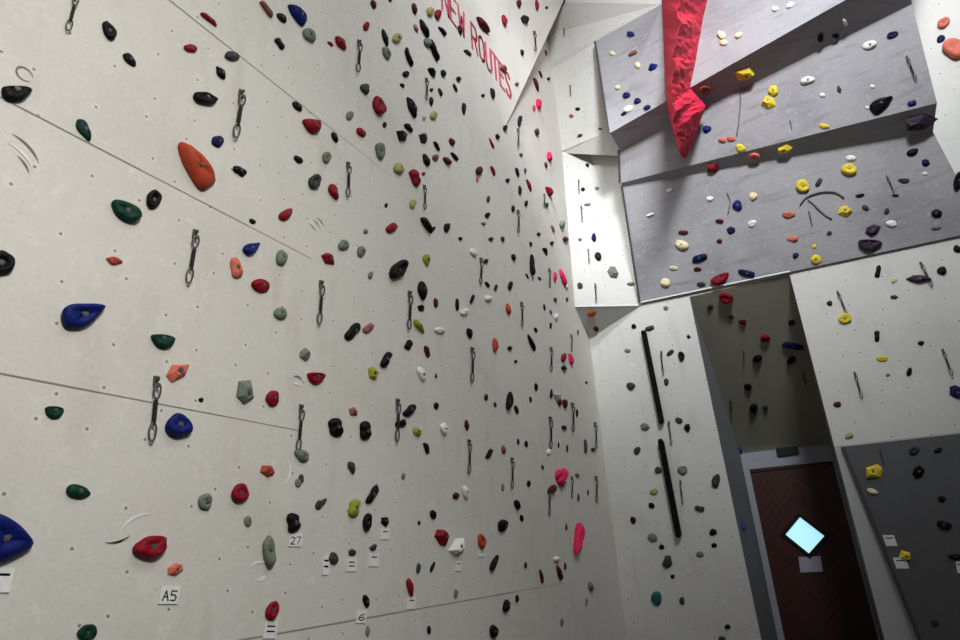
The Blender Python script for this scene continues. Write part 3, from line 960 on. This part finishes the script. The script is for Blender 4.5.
# ------------------------------------------------------------------ flat things fixed to surfaces
def on_surface(px, py, P0, n):
    d = ray(px, py); return EYE+d*(((P0-EYE)@n)/(d@n))
def card(name, px, quad, m, th=.004, parent=None, lift=.001):
    c, n, surf = hit(*px); fr = frame_of(n); n = fr[2]
    pts = [on_surface(x, y, c, n) for x, y in quad]
    V = [p+n*lift-c for p in pts]+[p+n*(lift+th)-c for p in pts]
    o = mesh_obj(name, V, [[3, 2, 1, 0], [4, 5, 6, 7], [0, 1, 5, 4], [1, 2, 6, 5], [2, 3, 7, 6], [3, 0, 4, 7]], m, loc=c, parent=parent); nrm_mesh(o.data); return o, c, n, pts
GL = {'-': [[(0, 1), (.45, .55), (1, .9)]], 'A': [[(0, 0), (.5, 1), (1, 0)], [(.2, .4), (.8, .4)]], '5': [[(1, 1), (.1, 1), (.05, .58), (.6, .62), (1, .35), (.75, .03), (.05, .05)]], '2': [[(0, .8), (.4, 1), (.95, .8), (.8, .5), (0, 0), (1, 0)]], '7': [[(0, 1), (1, 1), (.4, 0)]],
      '6': [[(.9, .95), (.3, .7), (.05, .3), (.4, 0), (.9, .2), (.75, .5), (.15, .4)]],
      'N': [[(0, 0), (0, 1), (1, 0), (1, 1)]], 'E': [[(1, 1), (0, 1), (0, 0), (1, 0)], [(0, .5), (.8, .5)]], 'W': [[(0, 1), (.25, 0), (.5, .7), (.75, 0), (1, 1)]],
      'R': [[(0, 0), (0, 1), (.8, 1), (1, .75), (.8, .5), (0, .5)], [(.5, .5), (1, 0)]], 'O': [[(.5, 1), (.1, .85), (0, .5), (.1, .15), (.5, 0), (.9, .15), (1, .5), (.9, .85), (.5, 1)]], 'U': [[(0, 1), (0, .2), (.25, 0), (.75, 0), (1, .2), (1, 1)]],
      'T': [[(0, 1), (1, 1)], [(.5, 1), (.5, 0)]], 'S': [[(1, .85), (.7, 1), (.2, .97), (.02, .75), (.3, .53), (.75, .45), (1, .22), (.75, 0), (.2, .02), (0, .18)]]}
def strokes(txt, fn, w, gap=.35, thick=.003, ln=None):
    """lettering as raised ribbons; fn maps (u along the line in letter widths, v 0..1) to a point and a normal"""
    V, Fc = [], []; x = 0
    for ch in txt:
        if ch == ' ': x += .9; continue
        for pl in GL[ch]:
            pts = []
            for (a0, b0), (a1, b1) in zip(pl, pl[1:]):
                for s in range(3): pts.append((x+a0+(a1-a0)*s/3, b0+(b1-b0)*s/3))
            pts.append((x+pl[-1][0], pl[-1][1])); q = [fn(*p) for p in pts]
            for i in range(len(q)-1):
                (p0, n0), (p1, n1) = q[i], q[i+1]; t = p1-p0; t /= np.linalg.norm(t)+1e-9; sd = np.cross(n0, t)*w/2; e = t*w*.3; b = len(V)
                for pp, nn in ((p0-e, n0), (p1+e, n1)):
                    for s in (-1, 1):
                        for hh in (.0008, thick): V.append(pp+s*sd+nn*hh)
                Fc.extend([[b+j for j in f] for f in ((0, 1, 3, 2), (4, 6, 7, 5), (0, 4, 5, 1), (2, 3, 7, 6), (1, 5, 7, 3), (0, 2, 6, 4))])
        x += 1+gap
    return V, Fc
for (cx, cy, w, h, sk, txt, lab) in TAGS:
    quad = [(cx-w/2+sk, cy-h/2), (cx+w/2+sk, cy-h/2), (cx+w/2-sk, cy+h/2), (cx-w/2-sk, cy+h/2)]
    o, c, n, pts = card('route_card', (cx, cy), quad, M_PAPER)
    tag(o, lab, 'route card', 'small white route cards under the holds')
    a, b, d = pts[3], pts[2]-pts[3], pts[0]-pts[3]
    if txt[0] == '-': # unreadable handwriting: short pen strokes
        V, Fc = [], []
        for k in range(len(txt)):
            yy = .72-.3*k
            def fn(u, v, yy=yy): return a+b*(.2+.6*u)+d*(yy+.12*v)-c, n
            v_, f_ = strokes('-', lambda u, v: (a+b*(.22+.56*u)+d*(yy if v > .5 else yy-.12)-c, n), .1*np.linalg.norm(d), thick=.0055); k0 = len(V); V += v_; Fc += [[k0+j for j in f] for f in f_]
    else:
        m = len(txt)*1.35-.35
        V, Fc = strokes(txt, lambda u, v: (a+b*(.14+.72*u/m)+d*(.18+.55*v)-c, n), .085*np.linalg.norm(d), thick=.0055)
    ink = mesh_obj('handwriting', V, Fc, M_INK, parent=o); nrm_mesh(ink.data)
# red lettering on the upper left wall
def wall_text(txt, y0, y1, zb, zt_):
    n_ = sum(.9 if c == ' ' else 1.35 for c in txt)
    def fn(u, v):
        p = P(-W, y0+(y1-y0)*u/n_, zb+(zt_-zb)*v); px = proj(p)[0]; h, n, s = hit(*px); return h, n
    return strokes(txt, fn, .034, thick=.004)
b0, b1 = onl(442, 5), onl(509, 96); t0 = onl(481.6, 33)
zb = (b0[2]+b1[2])/2; 
y0, y1 = b0[1], b1[1]+.1; ym = (y1-y0)/(3*1.35+.9+6*1.35)
o = bpy.data.objects.new('wall_lettering', None); link(o); o.location = b0
for word, ya, yb in (('NEW', y0, y0+ym*3*1.35), ('ROUTES', y0+ym*(3*1.35+.9), y1)):
    V, Fc = wall_text(word, ya, yb, zb-.03, zb+.33)
    wd_ = mesh_obj('painted_word', [v-b0 for v in V], Fc, M_PAINT, parent=o); nrm_mesh(wd_.data)
tag(o, 'faded red lettering painted high on the pale left wall', 'lettering')
# ------------------------------------------------------------------ black strips on the pilaster
def strip(p0, p1, w, lab):
    a, n, s = hit(*p0); b = on_surface(p1[0], p1[1], a, n); t = b-a; L = np.linalg.norm(t); t /= L; sd = np.cross(n, t)
    V, Fc = [], []; add_box(V, Fc, (0, 0, 0), w, L, .07, (sd, t, n))
    o = mesh_obj('crack_strip', V, Fc, M_BLACK, loc=(a+b)/2+n*.036); bevel(o, .012)
    e = mesh_obj('end_knob', *knob(.032), M_BLACK, parent=o, smooth=True); e.location = -t*L*.49+n*.02
    e2 = bpy.data.objects.new('end_knob', e.data); link(e2, o); e2.location = t*L*.49+n*.02
    return tag(o, lab, 'crack strip', 'black strips up the back wall')
def knob(r):
    V, Fc = [], []
    for i in range(1, 7):
        for j in range(10): V.append((r*math.sin(math.pi*i/7)*math.cos(j*.628), r*math.sin(math.pi*i/7)*math.sin(j*.628), r*math.cos(math.pi*i/7)))
    for i in range(5):
        for j in range(10): Fc.append([i*10+j, i*10+(j+1) % 10, (i+1)*10+(j+1) % 10, (i+1)*10+j])
    Fc.append(list(range(10))[::-1]); Fc.append([50+j for j in range(10)]); return V, Fc
strip((644.5, 333), (662.5, 423), .058, 'long black vertical strip on the back wall, the upper of two')
strip((661.5, 441), (679.5, 536), .062, 'long black vertical strip on the back wall, the lower of two')
# ------------------------------------------------------------------ red fin volume
S_ = [aty(681, -24, 5.45), aty(679, 18, 5.45), aty(674, 58, 5.47), aty(671.5, 100, 5.5), aty(677, 131, 5.9), aty(683, 158, 6.6)]
L_ = [aty(661, -24, 6.95), aty(662, 18, 6.85), aty(663.5, 58, 6.7), aty(665, 97, 6.52), aty(672, 128, 6.6), aty(681, 156, 6.72)]
R_ = [aty(713, -24, 6.75), aty(704, 18, 6.68), aty(697, 58, 6.52), aty(690, 88, 6.4), aty(706, 106, 6.55), aty(687, 157, 6.66)]
rr = random.Random(5); V, Fc = [], []; NS, NW = 56, 9
def samp(A_, t):
    t *= len(A_)-1; i = min(int(t), len(A_)-2); return A_[i]+(A_[i+1]-A_[i])*(t-i)
for i in range(NS+1):
    t = i/NS; l, s, r = samp(L_, t), samp(S_, t), samp(R_, t)
    wv = .014*math.sin(t*31)+.012*math.sin(t*57+1)
    s = s+P(wv, 0, 0)
    for j in range(NW): V.append(l+(s-l)*j/NW+P(rr.uniform(-1, 1), rr.uniform(-1, 1), 0)*(.003 if j else 0))
    for j in range(NW+1):
        u = j/NW; V.append(s+(r-s)*u+P(rr.uniform(-1, 1), rr.uniform(-1, 1), rr.uniform(-1, 1))*(.010 if j < NW else 0))
m = 2*NW+1
for i in range(NS):
    for j in range(m-1): Fc.append([i*m+j, i*m+j+1, (i+1)*m+j+1, (i+1)*m+j])
    Fc.append([i*m+m-1, i*m, (i+1)*m, (i+1)*m+m-1])
Fc.append(list(range(m))); Fc.append([NS*m+j for j in range(m)][::-1])
c = V[NS//2*m]
fin = mesh_obj('fin_volume', [v-c for v in V], Fc, M_RED, smooth=False, loc=c); nrm_mesh(fin.data)
tag(fin, 'tall red rough-coated fin jutting from the grey overhang', 'climbing volume')
# ------------------------------------------------------------------ the door
def dw(u0, u1, v0, v1, t, m, name, parent, y=RD, bev=.004):
    V, Fc = [], []; add_box(V, Fc, (0, 0, 0), u1-u0, t, v1-v0)
    o = mesh_obj(name, V, Fc, m, parent=parent, loc=((u0+u1)/2, y-t/2, (v0+v1)/2))
    if bev: bevel(o, bev)
    return o
door = bpy.data.objects.new('door_1', None); link(door); door['kind'] = 'structure'; 
dl, dr, dt = -.862, .094, CAMZ+.0955*RD
def chevron():
    m, nt, b, N, L = newmat('dark_red_brown_boards')
    tc = N.new('ShaderNodeTexCoord'); sp = N.new('ShaderNodeSeparateXYZ'); L.new(tc.outputs['Object'], sp.inputs[0])
    def mt(op, a, c=None):
        n = N.new('ShaderNodeMath'); n.operation = op
        for i, v in enumerate((a, c)):
            if v is None: continue
            if hasattr(v, 'links'): L.new(v, n.inputs[i])
            else: n.inputs[i].default_value = v
        return n.outputs[0]
    s = mt('ADD', mt('ABSOLUTE', sp.outputs[0]), mt('ABSOLUTE', mt('SUBTRACT', sp.outputs[2], .17)))
    f = mt('FRACT', mt('MULTIPLY', s, 9.5)); g = mt('LESS_THAN', f, .14)
    fl = mt('FLOOR', mt('MULTIPLY', s, 9.5)); wn = N.new('ShaderNodeTexWhiteNoise'); wn.noise_dimensions = '1D'; L.new(fl, wn.inputs['W'])
    no = N.new('ShaderNodeTexNoise'); no.inputs['Scale'].default_value = 18; L.new(tc.outputs['Object'], no.inputs['Vector'])
    x = N.new('ShaderNodeMix'); x.data_type = 'RGBA'; L.new(mt('MULTIPLY', mt('ADD', wn.outputs[0], no.outputs[0]), .5), x.inputs[0]); x.inputs[6].default_value = lin((46, 15, 12)); x.inputs[7].default_value = lin((68, 25, 19))
    y = N.new('ShaderNodeMix'); y.data_type = 'RGBA'; L.new(g, y.inputs[0]); L.new(x.outputs[2], y.inputs[6]); y.inputs[7].default_value = lin((26, 9, 8))
    L.new(y.outputs[2], b.inputs['Base Color']); b.inputs['Roughness'].default_value = .5
    bp = N.new('ShaderNodeBump'); bp.inputs['Strength'].default_value = .4; bp.inputs['Distance'].default_value = .01; L.new(mt('SUBTRACT', 1.0, g), bp.inputs['Height']); L.new(bp.outputs[0], b.inputs['Normal'])
    return m
dw(dl, dr, .01, dt, .05, chevron(), 'door_leaf', door, RD-.01)
fw_ = .075
dw(dl-fw_, dl, 0, dt+.2, .09, M_FRAME, 'jamb', door); dw(dr, dr+.024, 0, dt+.2, .09, M_FRAME, 'jamb', door); dw(dl, dr, dt, dt+.205, .085, M_FRAME, 'head', door)
dw(dl, dr, dt-.035, dt, .075, plain('dark_door_bead', (60, 34, 34), .6), 'stop_bead', door)  # dark red-brown bead along the top of the leaf
# diamond window in the leaf: bright daylight behind frosted glass
wc = aty(804.5, 535.5, RD-.06); dv_ = [aty(x, y, RD-.062) for x, y in ((800, 517), (824.5, 536), (809, 553.5), (785.5, 534.5))]
cen = sum(dv_)/4
def diamond(s0, s1, y, t, m, name):
    V = [cen+(p-cen)*s0+P(0, y, 0)-cen for p in dv_]+[cen+(p-cen)*s1+P(0, y, 0)-cen for p in dv_]; V += [v+P(0, -t, 0) for v in V]
    Fc = [[i, (i+1) % 4, 4+(i+1) % 4, 4+i] for i in range(4)]; Fc = [[8+a for a in f] for f in Fc]+[f[::-1] for f in Fc]
    for k in (0, 4): Fc += [[k+i, k+(i+1) % 4, 8+k+(i+1) % 4, 8+k+i] for i in range(4)]
    o = mesh_obj(name, V, Fc, m, parent=door, loc=cen); nrm_mesh(o.data); return o
diamond(.99, 1.24, .0, .02, plain('black_window_rim', (24, 22, 24), .5), 'window_rim')
g_ = mesh_obj('window_pane', [v for p in dv_ for v in (p-cen+P(0, -.002, 0), p-cen+P(0, .01, 0))], [[0, 2, 4, 6], [7, 5, 3, 1], [0, 1, 3, 2], [2, 3, 5, 4], [4, 5, 7, 6], [6, 7, 1, 0]], plain('daylit_glass', (176, 232, 250), .3, emit=.95), parent=door, loc=cen); nrm_mesh(g_.data)
# things round the door
def flat_on(name, y, quad, m, t, lab, cat):
    pts = [aty(x, yy, y) for x, yy in quad]; c = sum(pts)/4; V = [p-c for p in pts]+[p-c+P(0, -t, 0) for p in pts]
    o = mesh_obj(name, V, [[0, 1, 2, 3], [7, 6, 5, 4], [0, 4, 5, 1], [1, 5, 6, 2], [2, 6, 7, 3], [3, 7, 4, 0]], m, loc=c); nrm_mesh(o.data); return tag(o, lab, cat)
nt_ = flat_on('paper_notice', RD-.061, ((798.5, 557), (820.5, 556), (823, 571.5), (800.5, 572.5)), plain('grey_paper', (172, 168, 180), .8), .003, 'pale paper notice taped to the door under the diamond window', 'notice')
sg = flat_on('door_sign', RD-.086, ((776, 448.5), (798, 446), (799, 453.5), (778, 456.5)), plain('dark_sign_face', (26, 32, 30), .5), .03, 'small dark sign box on the pale beam above the door', 'sign')
# ------------------------------------------------------------------ cords
def cord(name, pts, r, m, lab, cat='cord', sag=0):
    q = []
    for x, y in pts: h, n, s = hit(x, y); q.append(h+n*(r+.006))
    V, Fc = [], []; sm = []
    for i in range(len(q)-1):
        p0, p1, p2, p3 = q[max(i-1, 0)], q[i], q[i+1], q[min(i+2, len(q)-1)]
        for s in range(4):
            t = s/4; sm.append(.5*((2*p1)+(-p0+p2)*t+(2*p0-5*p1+4*p2-p3)*t*t+(-p0+3*p1-3*p2+p3)*t**3))
    sm.append(q[-1]); tube(V, Fc, [p-q[0] for p in sm], r, 7); o = mesh_obj(name, V, Fc, m, smooth=True, loc=q[0]); nrm_mesh(o.data); return tag(o, lab, cat)
M_CORD = plain('grey_cord', (104, 102, 106), .8)
cord('hanging_cord', [(800, 205), (806, 198), (815, 194), (826, 192), (836, 193), (844, 198)], .008, M_CORD, 'grey cord arching over the middle of the lower grey overhang')
cord('hanging_cord', [(808, 200), (813, 204), (819, 210), (826, 216), (832, 219)], .007, M_CORD, 'grey cord running down under the arching cord, lower grey overhang')
cord('hanging_cord', [(727, 193), (730, 200), (729.5, 207), (728, 214)], .006, M_CORD, 'short grey cord hanging beside the blue hold, lower grey overhang')
cord('hanging_cord', [(740.5, 92), (740.5, 105), (739, 120), (737, 135)], .007, M_CORD, 'grey cord hanging straight down left of the two stacked yellow holds')
# ------------------------------------------------------------------ what singles each thing out
LAND = [  # where it stands in the photograph, the phrase others are described by, its own label
 (195, 164, 'the big orange wedge', 'big orange wedge hold, elongated, the only large orange one on the left wall'),
 (84, 313, 'the big blue teardrop', 'big blue teardrop hold with its tip pointing up and right, left wall'),
 (5, 540, 'the huge blue block', 'huge dark blue hold cut off by the left edge, above a white card'),
 (180, 426, 'the round blue jug', 'round blue jug hold just right of a quickdraw, lower left wall'),
 (126, 211, 'the big green jug', 'big dark green jug hold, the largest green one on the left wall'),
 (84, 130, 'the topmost green hold', 'dark green teardrop hold pointing down, topmost green one, near the left edge'),
 (178, 371, 'the orange-pink wedge', 'angular orange-pink wedge hold above the round blue jug'),
 (151, 547, 'the biggest red jug', 'big red jug hold with pale scuff arcs beside it, low on left wall'),
 (298, 14, 'the topmost blue hold', 'long slanted blue hold, topmost blue one on the left wall'),
 (245, 392, 'the big grey-green wedge', 'big grey-green wedge hold left of a small red one, lower left wall'),
 (269, 551, 'the tall grey-green oval', 'tall grey-green oval hold above the glossy red oval, low on left wall'),
 (236, 267, 'the salmon flared hold', 'salmon hold with a flared base, left of and below a blue one'),
 (379, 105, 'the big upright red oval', 'big upright red oval hold, largest red one on the upper left wall'),
 (399, 269, 'the big black ring jug', 'big slanted black ring-shaped jug, middle of the left wall'),
 (534, 264, 'the tall black bell shape', 'tall black bell-shaped hold widening downward, far part of left wall'),
 (580, 538, 'the tall hot-pink hold', 'tall hot-pink hold, low at the far end of the left wall'),
 (564, 475, 'the round hot-pink hold', 'round hot-pink hold above the tall hot-pink one, far left wall'),
 (442, 537, 'the low red wedge', 'red wedge hold touching a white wedge, low on the left wall'),
 (458, 546, 'the white wedge', 'white wedge hold touching a red wedge, low on the left wall'),
 (354.5, 508, 'the knobbed olive hold', 'knobbed olive-green hold left of black ones, lower middle of left wall'),
 (373.5, 373, 'the bright olive wedge', 'bright olive-green wedge hold touching the end of a slanted black one'),
 (422, 374, 'the upper white teardrop', 'white teardrop hold, the upper of two on the middle left wall'),
 (444, 429, 'the lower white teardrop', 'white teardrop hold, the lower of two on the middle left wall'),
 (508.6, 309, 'the orange spindle', 'slim orange spindle hold, far middle of the left wall'),
 (482.5, 541, 'the orange ring hold', 'orange ring-shaped hold with a tiny white card below it'),
 (399, 168, 'the big olive-tan pebble', 'big olive-tan pebble hold left of a knobbed red one'),
 (415.6, 178, 'the knobbed red hold', 'knobbed red hold just right of the big olive-tan pebble'),
 (483.5, 24, 'the dark red spindle', 'long dark red spindle hold right above the red lettering'),
 (293.7, 522, 'the two-lobed black hold', 'black two-lobed hold with a white card under it, lower left wall'),
 (745.5, 74.5, 'the topmost yellow wedge', 'yellow wedge hold on the dark edge of the upper grey step'),
 (769.5, 103, 'the stacked yellow wedge', 'yellow wedge hold right below a smaller round yellow one, grey overhang'),
 (849, 169.5, 'the highest yellow jug', 'yellow jug hold, right-hand one of two level jugs on lower grey overhang'),
 (802.5, 185.5, 'the left yellow jug', 'yellow jug hold, left-hand one of two level jugs on lower grey overhang'),
 (845, 211, 'the faceted yellow hold', 'faceted yellow hold at the right end of the arching grey cord'),
 (882, 104, 'the big black teardrop', 'big slanted black teardrop hold on the right of the grey overhang'),
 (870, 245.5, 'the purple half-moon', 'dark purple half-moon hold near the bottom of the grey overhang'),
 (922, 122, 'the purple ledge block', 'big dark purple block hold under the right end of the grey ledge'),
 (954, 47, 'the big salmon jug', 'big round salmon pink jug on the white wall at the top right'),
 (720, 279, 'the bottom-edge red jug', 'red jug hold on the bottom edge of the grey overhang'),
 (845, 318, 'the white panel yellow jug', 'yellow jug hold under a quickdraw on the white panel right of the niche'),
 (919, 279, 'the purple spindle', 'long dark purple spindle hold crossing a quickdraw on the white panel'),
 (875, 471.5, 'the dark panel yellow wedge', 'big yellow wedge hold near the top of the dark grey panel'),
 (656, 598, 'the teal hold', 'teal hold low on the back wall, the only teal one'),
 (613, 272, 'the grey corner wedge', 'grey-green wedge hold on the bright white corner panel'),
 (726, 298, 'the red soffit jug', 'red jug hold at the top of the dark sloping panel over the door'),
 (793, 346, 'the long navy edge', 'long navy edge hold on the dark sloping panel over the door'),
 (592, 314, 'the orange corner hold', 'orange hold on the dark underside of the white corner panel'),
 (652.5, 67, 'the fin-side blue wedge', 'blue wedge hold just left of the red fin on the grey overhang'),
 (564.5, 277, 'the big hot-pink flake', 'big hot-pink hold touching a dark red one, far left wall'),
 (737, 205.5, 'the round blue hold', 'round blue hold beside a short hanging cord on the grey overhang'),
]
FIX = [(475, 45, 'the red lettering'), (683, 110, 'the red fin'), (653, 378, 'the upper black strip'), (671, 489, 'the lower black strip'), (805, 536, 'the diamond window'), (787, 451, 'the dark door sign')]
FAM = dict(K='dark', C='dark', R='red', D='red', P='pink', M='pink', A='salmon', S='grey-green', y='yellow', Y='cream', W='white', T='olive', L='olive', B='blue', N='blue', X='blue', G='green', E='green', U='purple', O='orange', H='brown')
SHN = dict(x='rounded', t='teardrop', T='teardrop', w='angular', c='half-moon', d='ring-shaped', j='jug', k='knobbed', s='spindle-shaped', e='edge', J='tall', F='wedge')
DIRS = ['right of', 'lower right of', 'below', 'lower left of', 'left of', 'upper left of', 'above', 'upper right of']
ORD = ['nearest', 'second nearest', 'third nearest', 'fourth nearest', 'fifth nearest', 'sixth nearest', 'seventh nearest', 'eighth nearest']
SURF = dict(wall_left='left wall', wall_overhang='grey overhang', wall_back='pale back wall', wall_lower_right='dark grey panel', wall_soffit='sloping panel over the door', wall_niche='door niche', wall_dark_panel='dark grey panel',
            wall_corner='white corner panels', wall_corner_panel='white corner panels', wall_corner_middle='white corner panels', wall_corner_top='white corner panels')
lm_of = {}
for x, y, ph, lab in LAND:
    k = min(INFO, key=lambda r: math.hypot(r[1]-x, r[2]-y)); lm_of[k[0]] = (ph, lab)
    if math.hypot(k[1]-x, k[2]-y) > 7: print('LANDMARK OFF', ph, k[:3])
LM = [(rows[i][0], rows[i][1], ph, i) for i, (ph, lab) in lm_of.items()]+[(x, y, ph, None) for x, y, ph in FIX]
def sector(dx, dy): return int(round(math.atan2(dy, dx)/(math.pi/4))) % 8
def where(px, py, me, others):
    """(rank, direction, landmark) that costs a reader least; others: positions of the things it could be confused with"""
    best = None
    for lx, ly, ph, li in LM:
        if li is not None and li == me: continue
        dx, dy = px-lx, py-ly; d = math.hypot(dx, dy)
        if d > 230 or d < 1: continue
        s = sector(dx, dy); a = abs((math.atan2(dy, dx)-s*math.pi/4+math.pi) % (2*math.pi)-math.pi)
        rank = sum(1 for j, x, y in others if j != me and j != li and sector(x-lx, y-ly) == s and math.hypot(x-lx, y-ly) < d)
        if rank >= len(ORD): continue
        cost = d+34*rank+40*a
        if best is None or cost < best[0]: best = (cost, rank, DIRS[s], ph, d)
    return best
fam = {}
for j, r in enumerate(rows): fam.setdefault(FAM[r[5]], []).append((j, r[0], r[1]))
for (i, px, py, ln, wd, ang, col, shp, surf, ob) in INFO:
    if i in lm_of: lab = lm_of[i][1]
    else:
        f = FAM[col]; w_ = where(px, py, i, fam[f]); cn = PAL[col][0]; a = ln*wd
        size = 'large ' if a > 330 else 'small ' if a < 90 else ''
        if shp in 'xw' and ln > 2.0*wd: shn = 'slim'
        else: shn = SHN[shp]
        lab = f'{size}{cn} {shn} hold, {ORD[w_[1]]} {f} one {w_[2]} {w_[3]}'
        if len(lab.split()) > 16: lab = lab.replace(' '+shn+' hold', ' hold')
    tag(ob, lab, 'climbing hold', 'climbing holds on the '+SURF.get(surf, 'wall'))
qs = [(-10-k, q[0], q[1]) for k, q in enumerate(QINFO)]
for k, (x, y, L, surf, r) in enumerate(QINFO):
    w_ = where(x, y, -10-k, qs)
    tag(r, f'{"thin dark" if L < .35 else "long dark"} quickdraw, {ORD[w_[1]]} quickdraw {w_[2]} {w_[3]}', 'quickdraw', 'quickdraws hanging on the walls')
# ------------------------------------------------------------------ light: daylight from the roof, and unseen fill lamps added to brighten the walls
PW = dict(world=2.2, A=72, B=6, C=20, D=57, G=66, H=7)
wd = bpy.data.worlds.new('sky'); S.world = wd; wd.use_nodes = True
bg = wd.node_tree.nodes['Background']; bg.inputs[0].default_value = (.9, .94, 1, 1); bg.inputs[1].default_value = PW['world']
def fill_lamp(name, loc, aim, sx, sy, spread, power, col=(1, 1, 1)):
    if not power: return
    l = bpy.data.lights.new(name, 'AREA'); l.shape = 'RECTANGLE'; l.size = sx; l.size_y = sy; l.energy = power; l.color = col; l.spread = math.radians(spread)
    o = bpy.data.objects.new(name, l); o.location = loc; o.rotation_euler = (Vector(aim)-Vector(loc)).to_track_quat('-Z', 'Y').to_euler(); COL.objects.link(o); return o
fill_lamp('fill_back_high', (2.4, -.5, 9.8), (.9, 7.2, 6.4), 1.6, 1.2, 52, PW['A'], (.93, .97, 1))
fill_lamp('fill_right_high', (3.6, -.5, 9), (2.75, 7.2, 7), .8, .8, 26, PW['B'])
fill_lamp('fill_left', (2.6, 1.5, 9), (-2.3, 3, 4.5), 1.6, 1.6, 100, PW['C'], (1, .99, .97))
fill_lamp('fill_near', (2.4, -.5, 4.6), (-2.3, .9, 2.2), 1.2, 1.0, 90, PW['D'], (1, .98, .925))
fill_lamp('fill_left_far', (2.2, .2, 9.3), (-2.2, 6.8, 5.8), 1.2, 1.2, 58, PW['G'], (.93, .97, 1))
fill_lamp('fill_corner', (-.9, 2.0, 9.9), (-2.0, 7, 5.0), .5, .5, 22, PW['H'], (.93, .97, 1))
S.view_settings.view_transform = 'Standard'; S.view_settings.look = 'None'; S.view_settings.exposure = 0; S.view_settings.gamma = 1
S.view_settings.use_curve_mapping = False
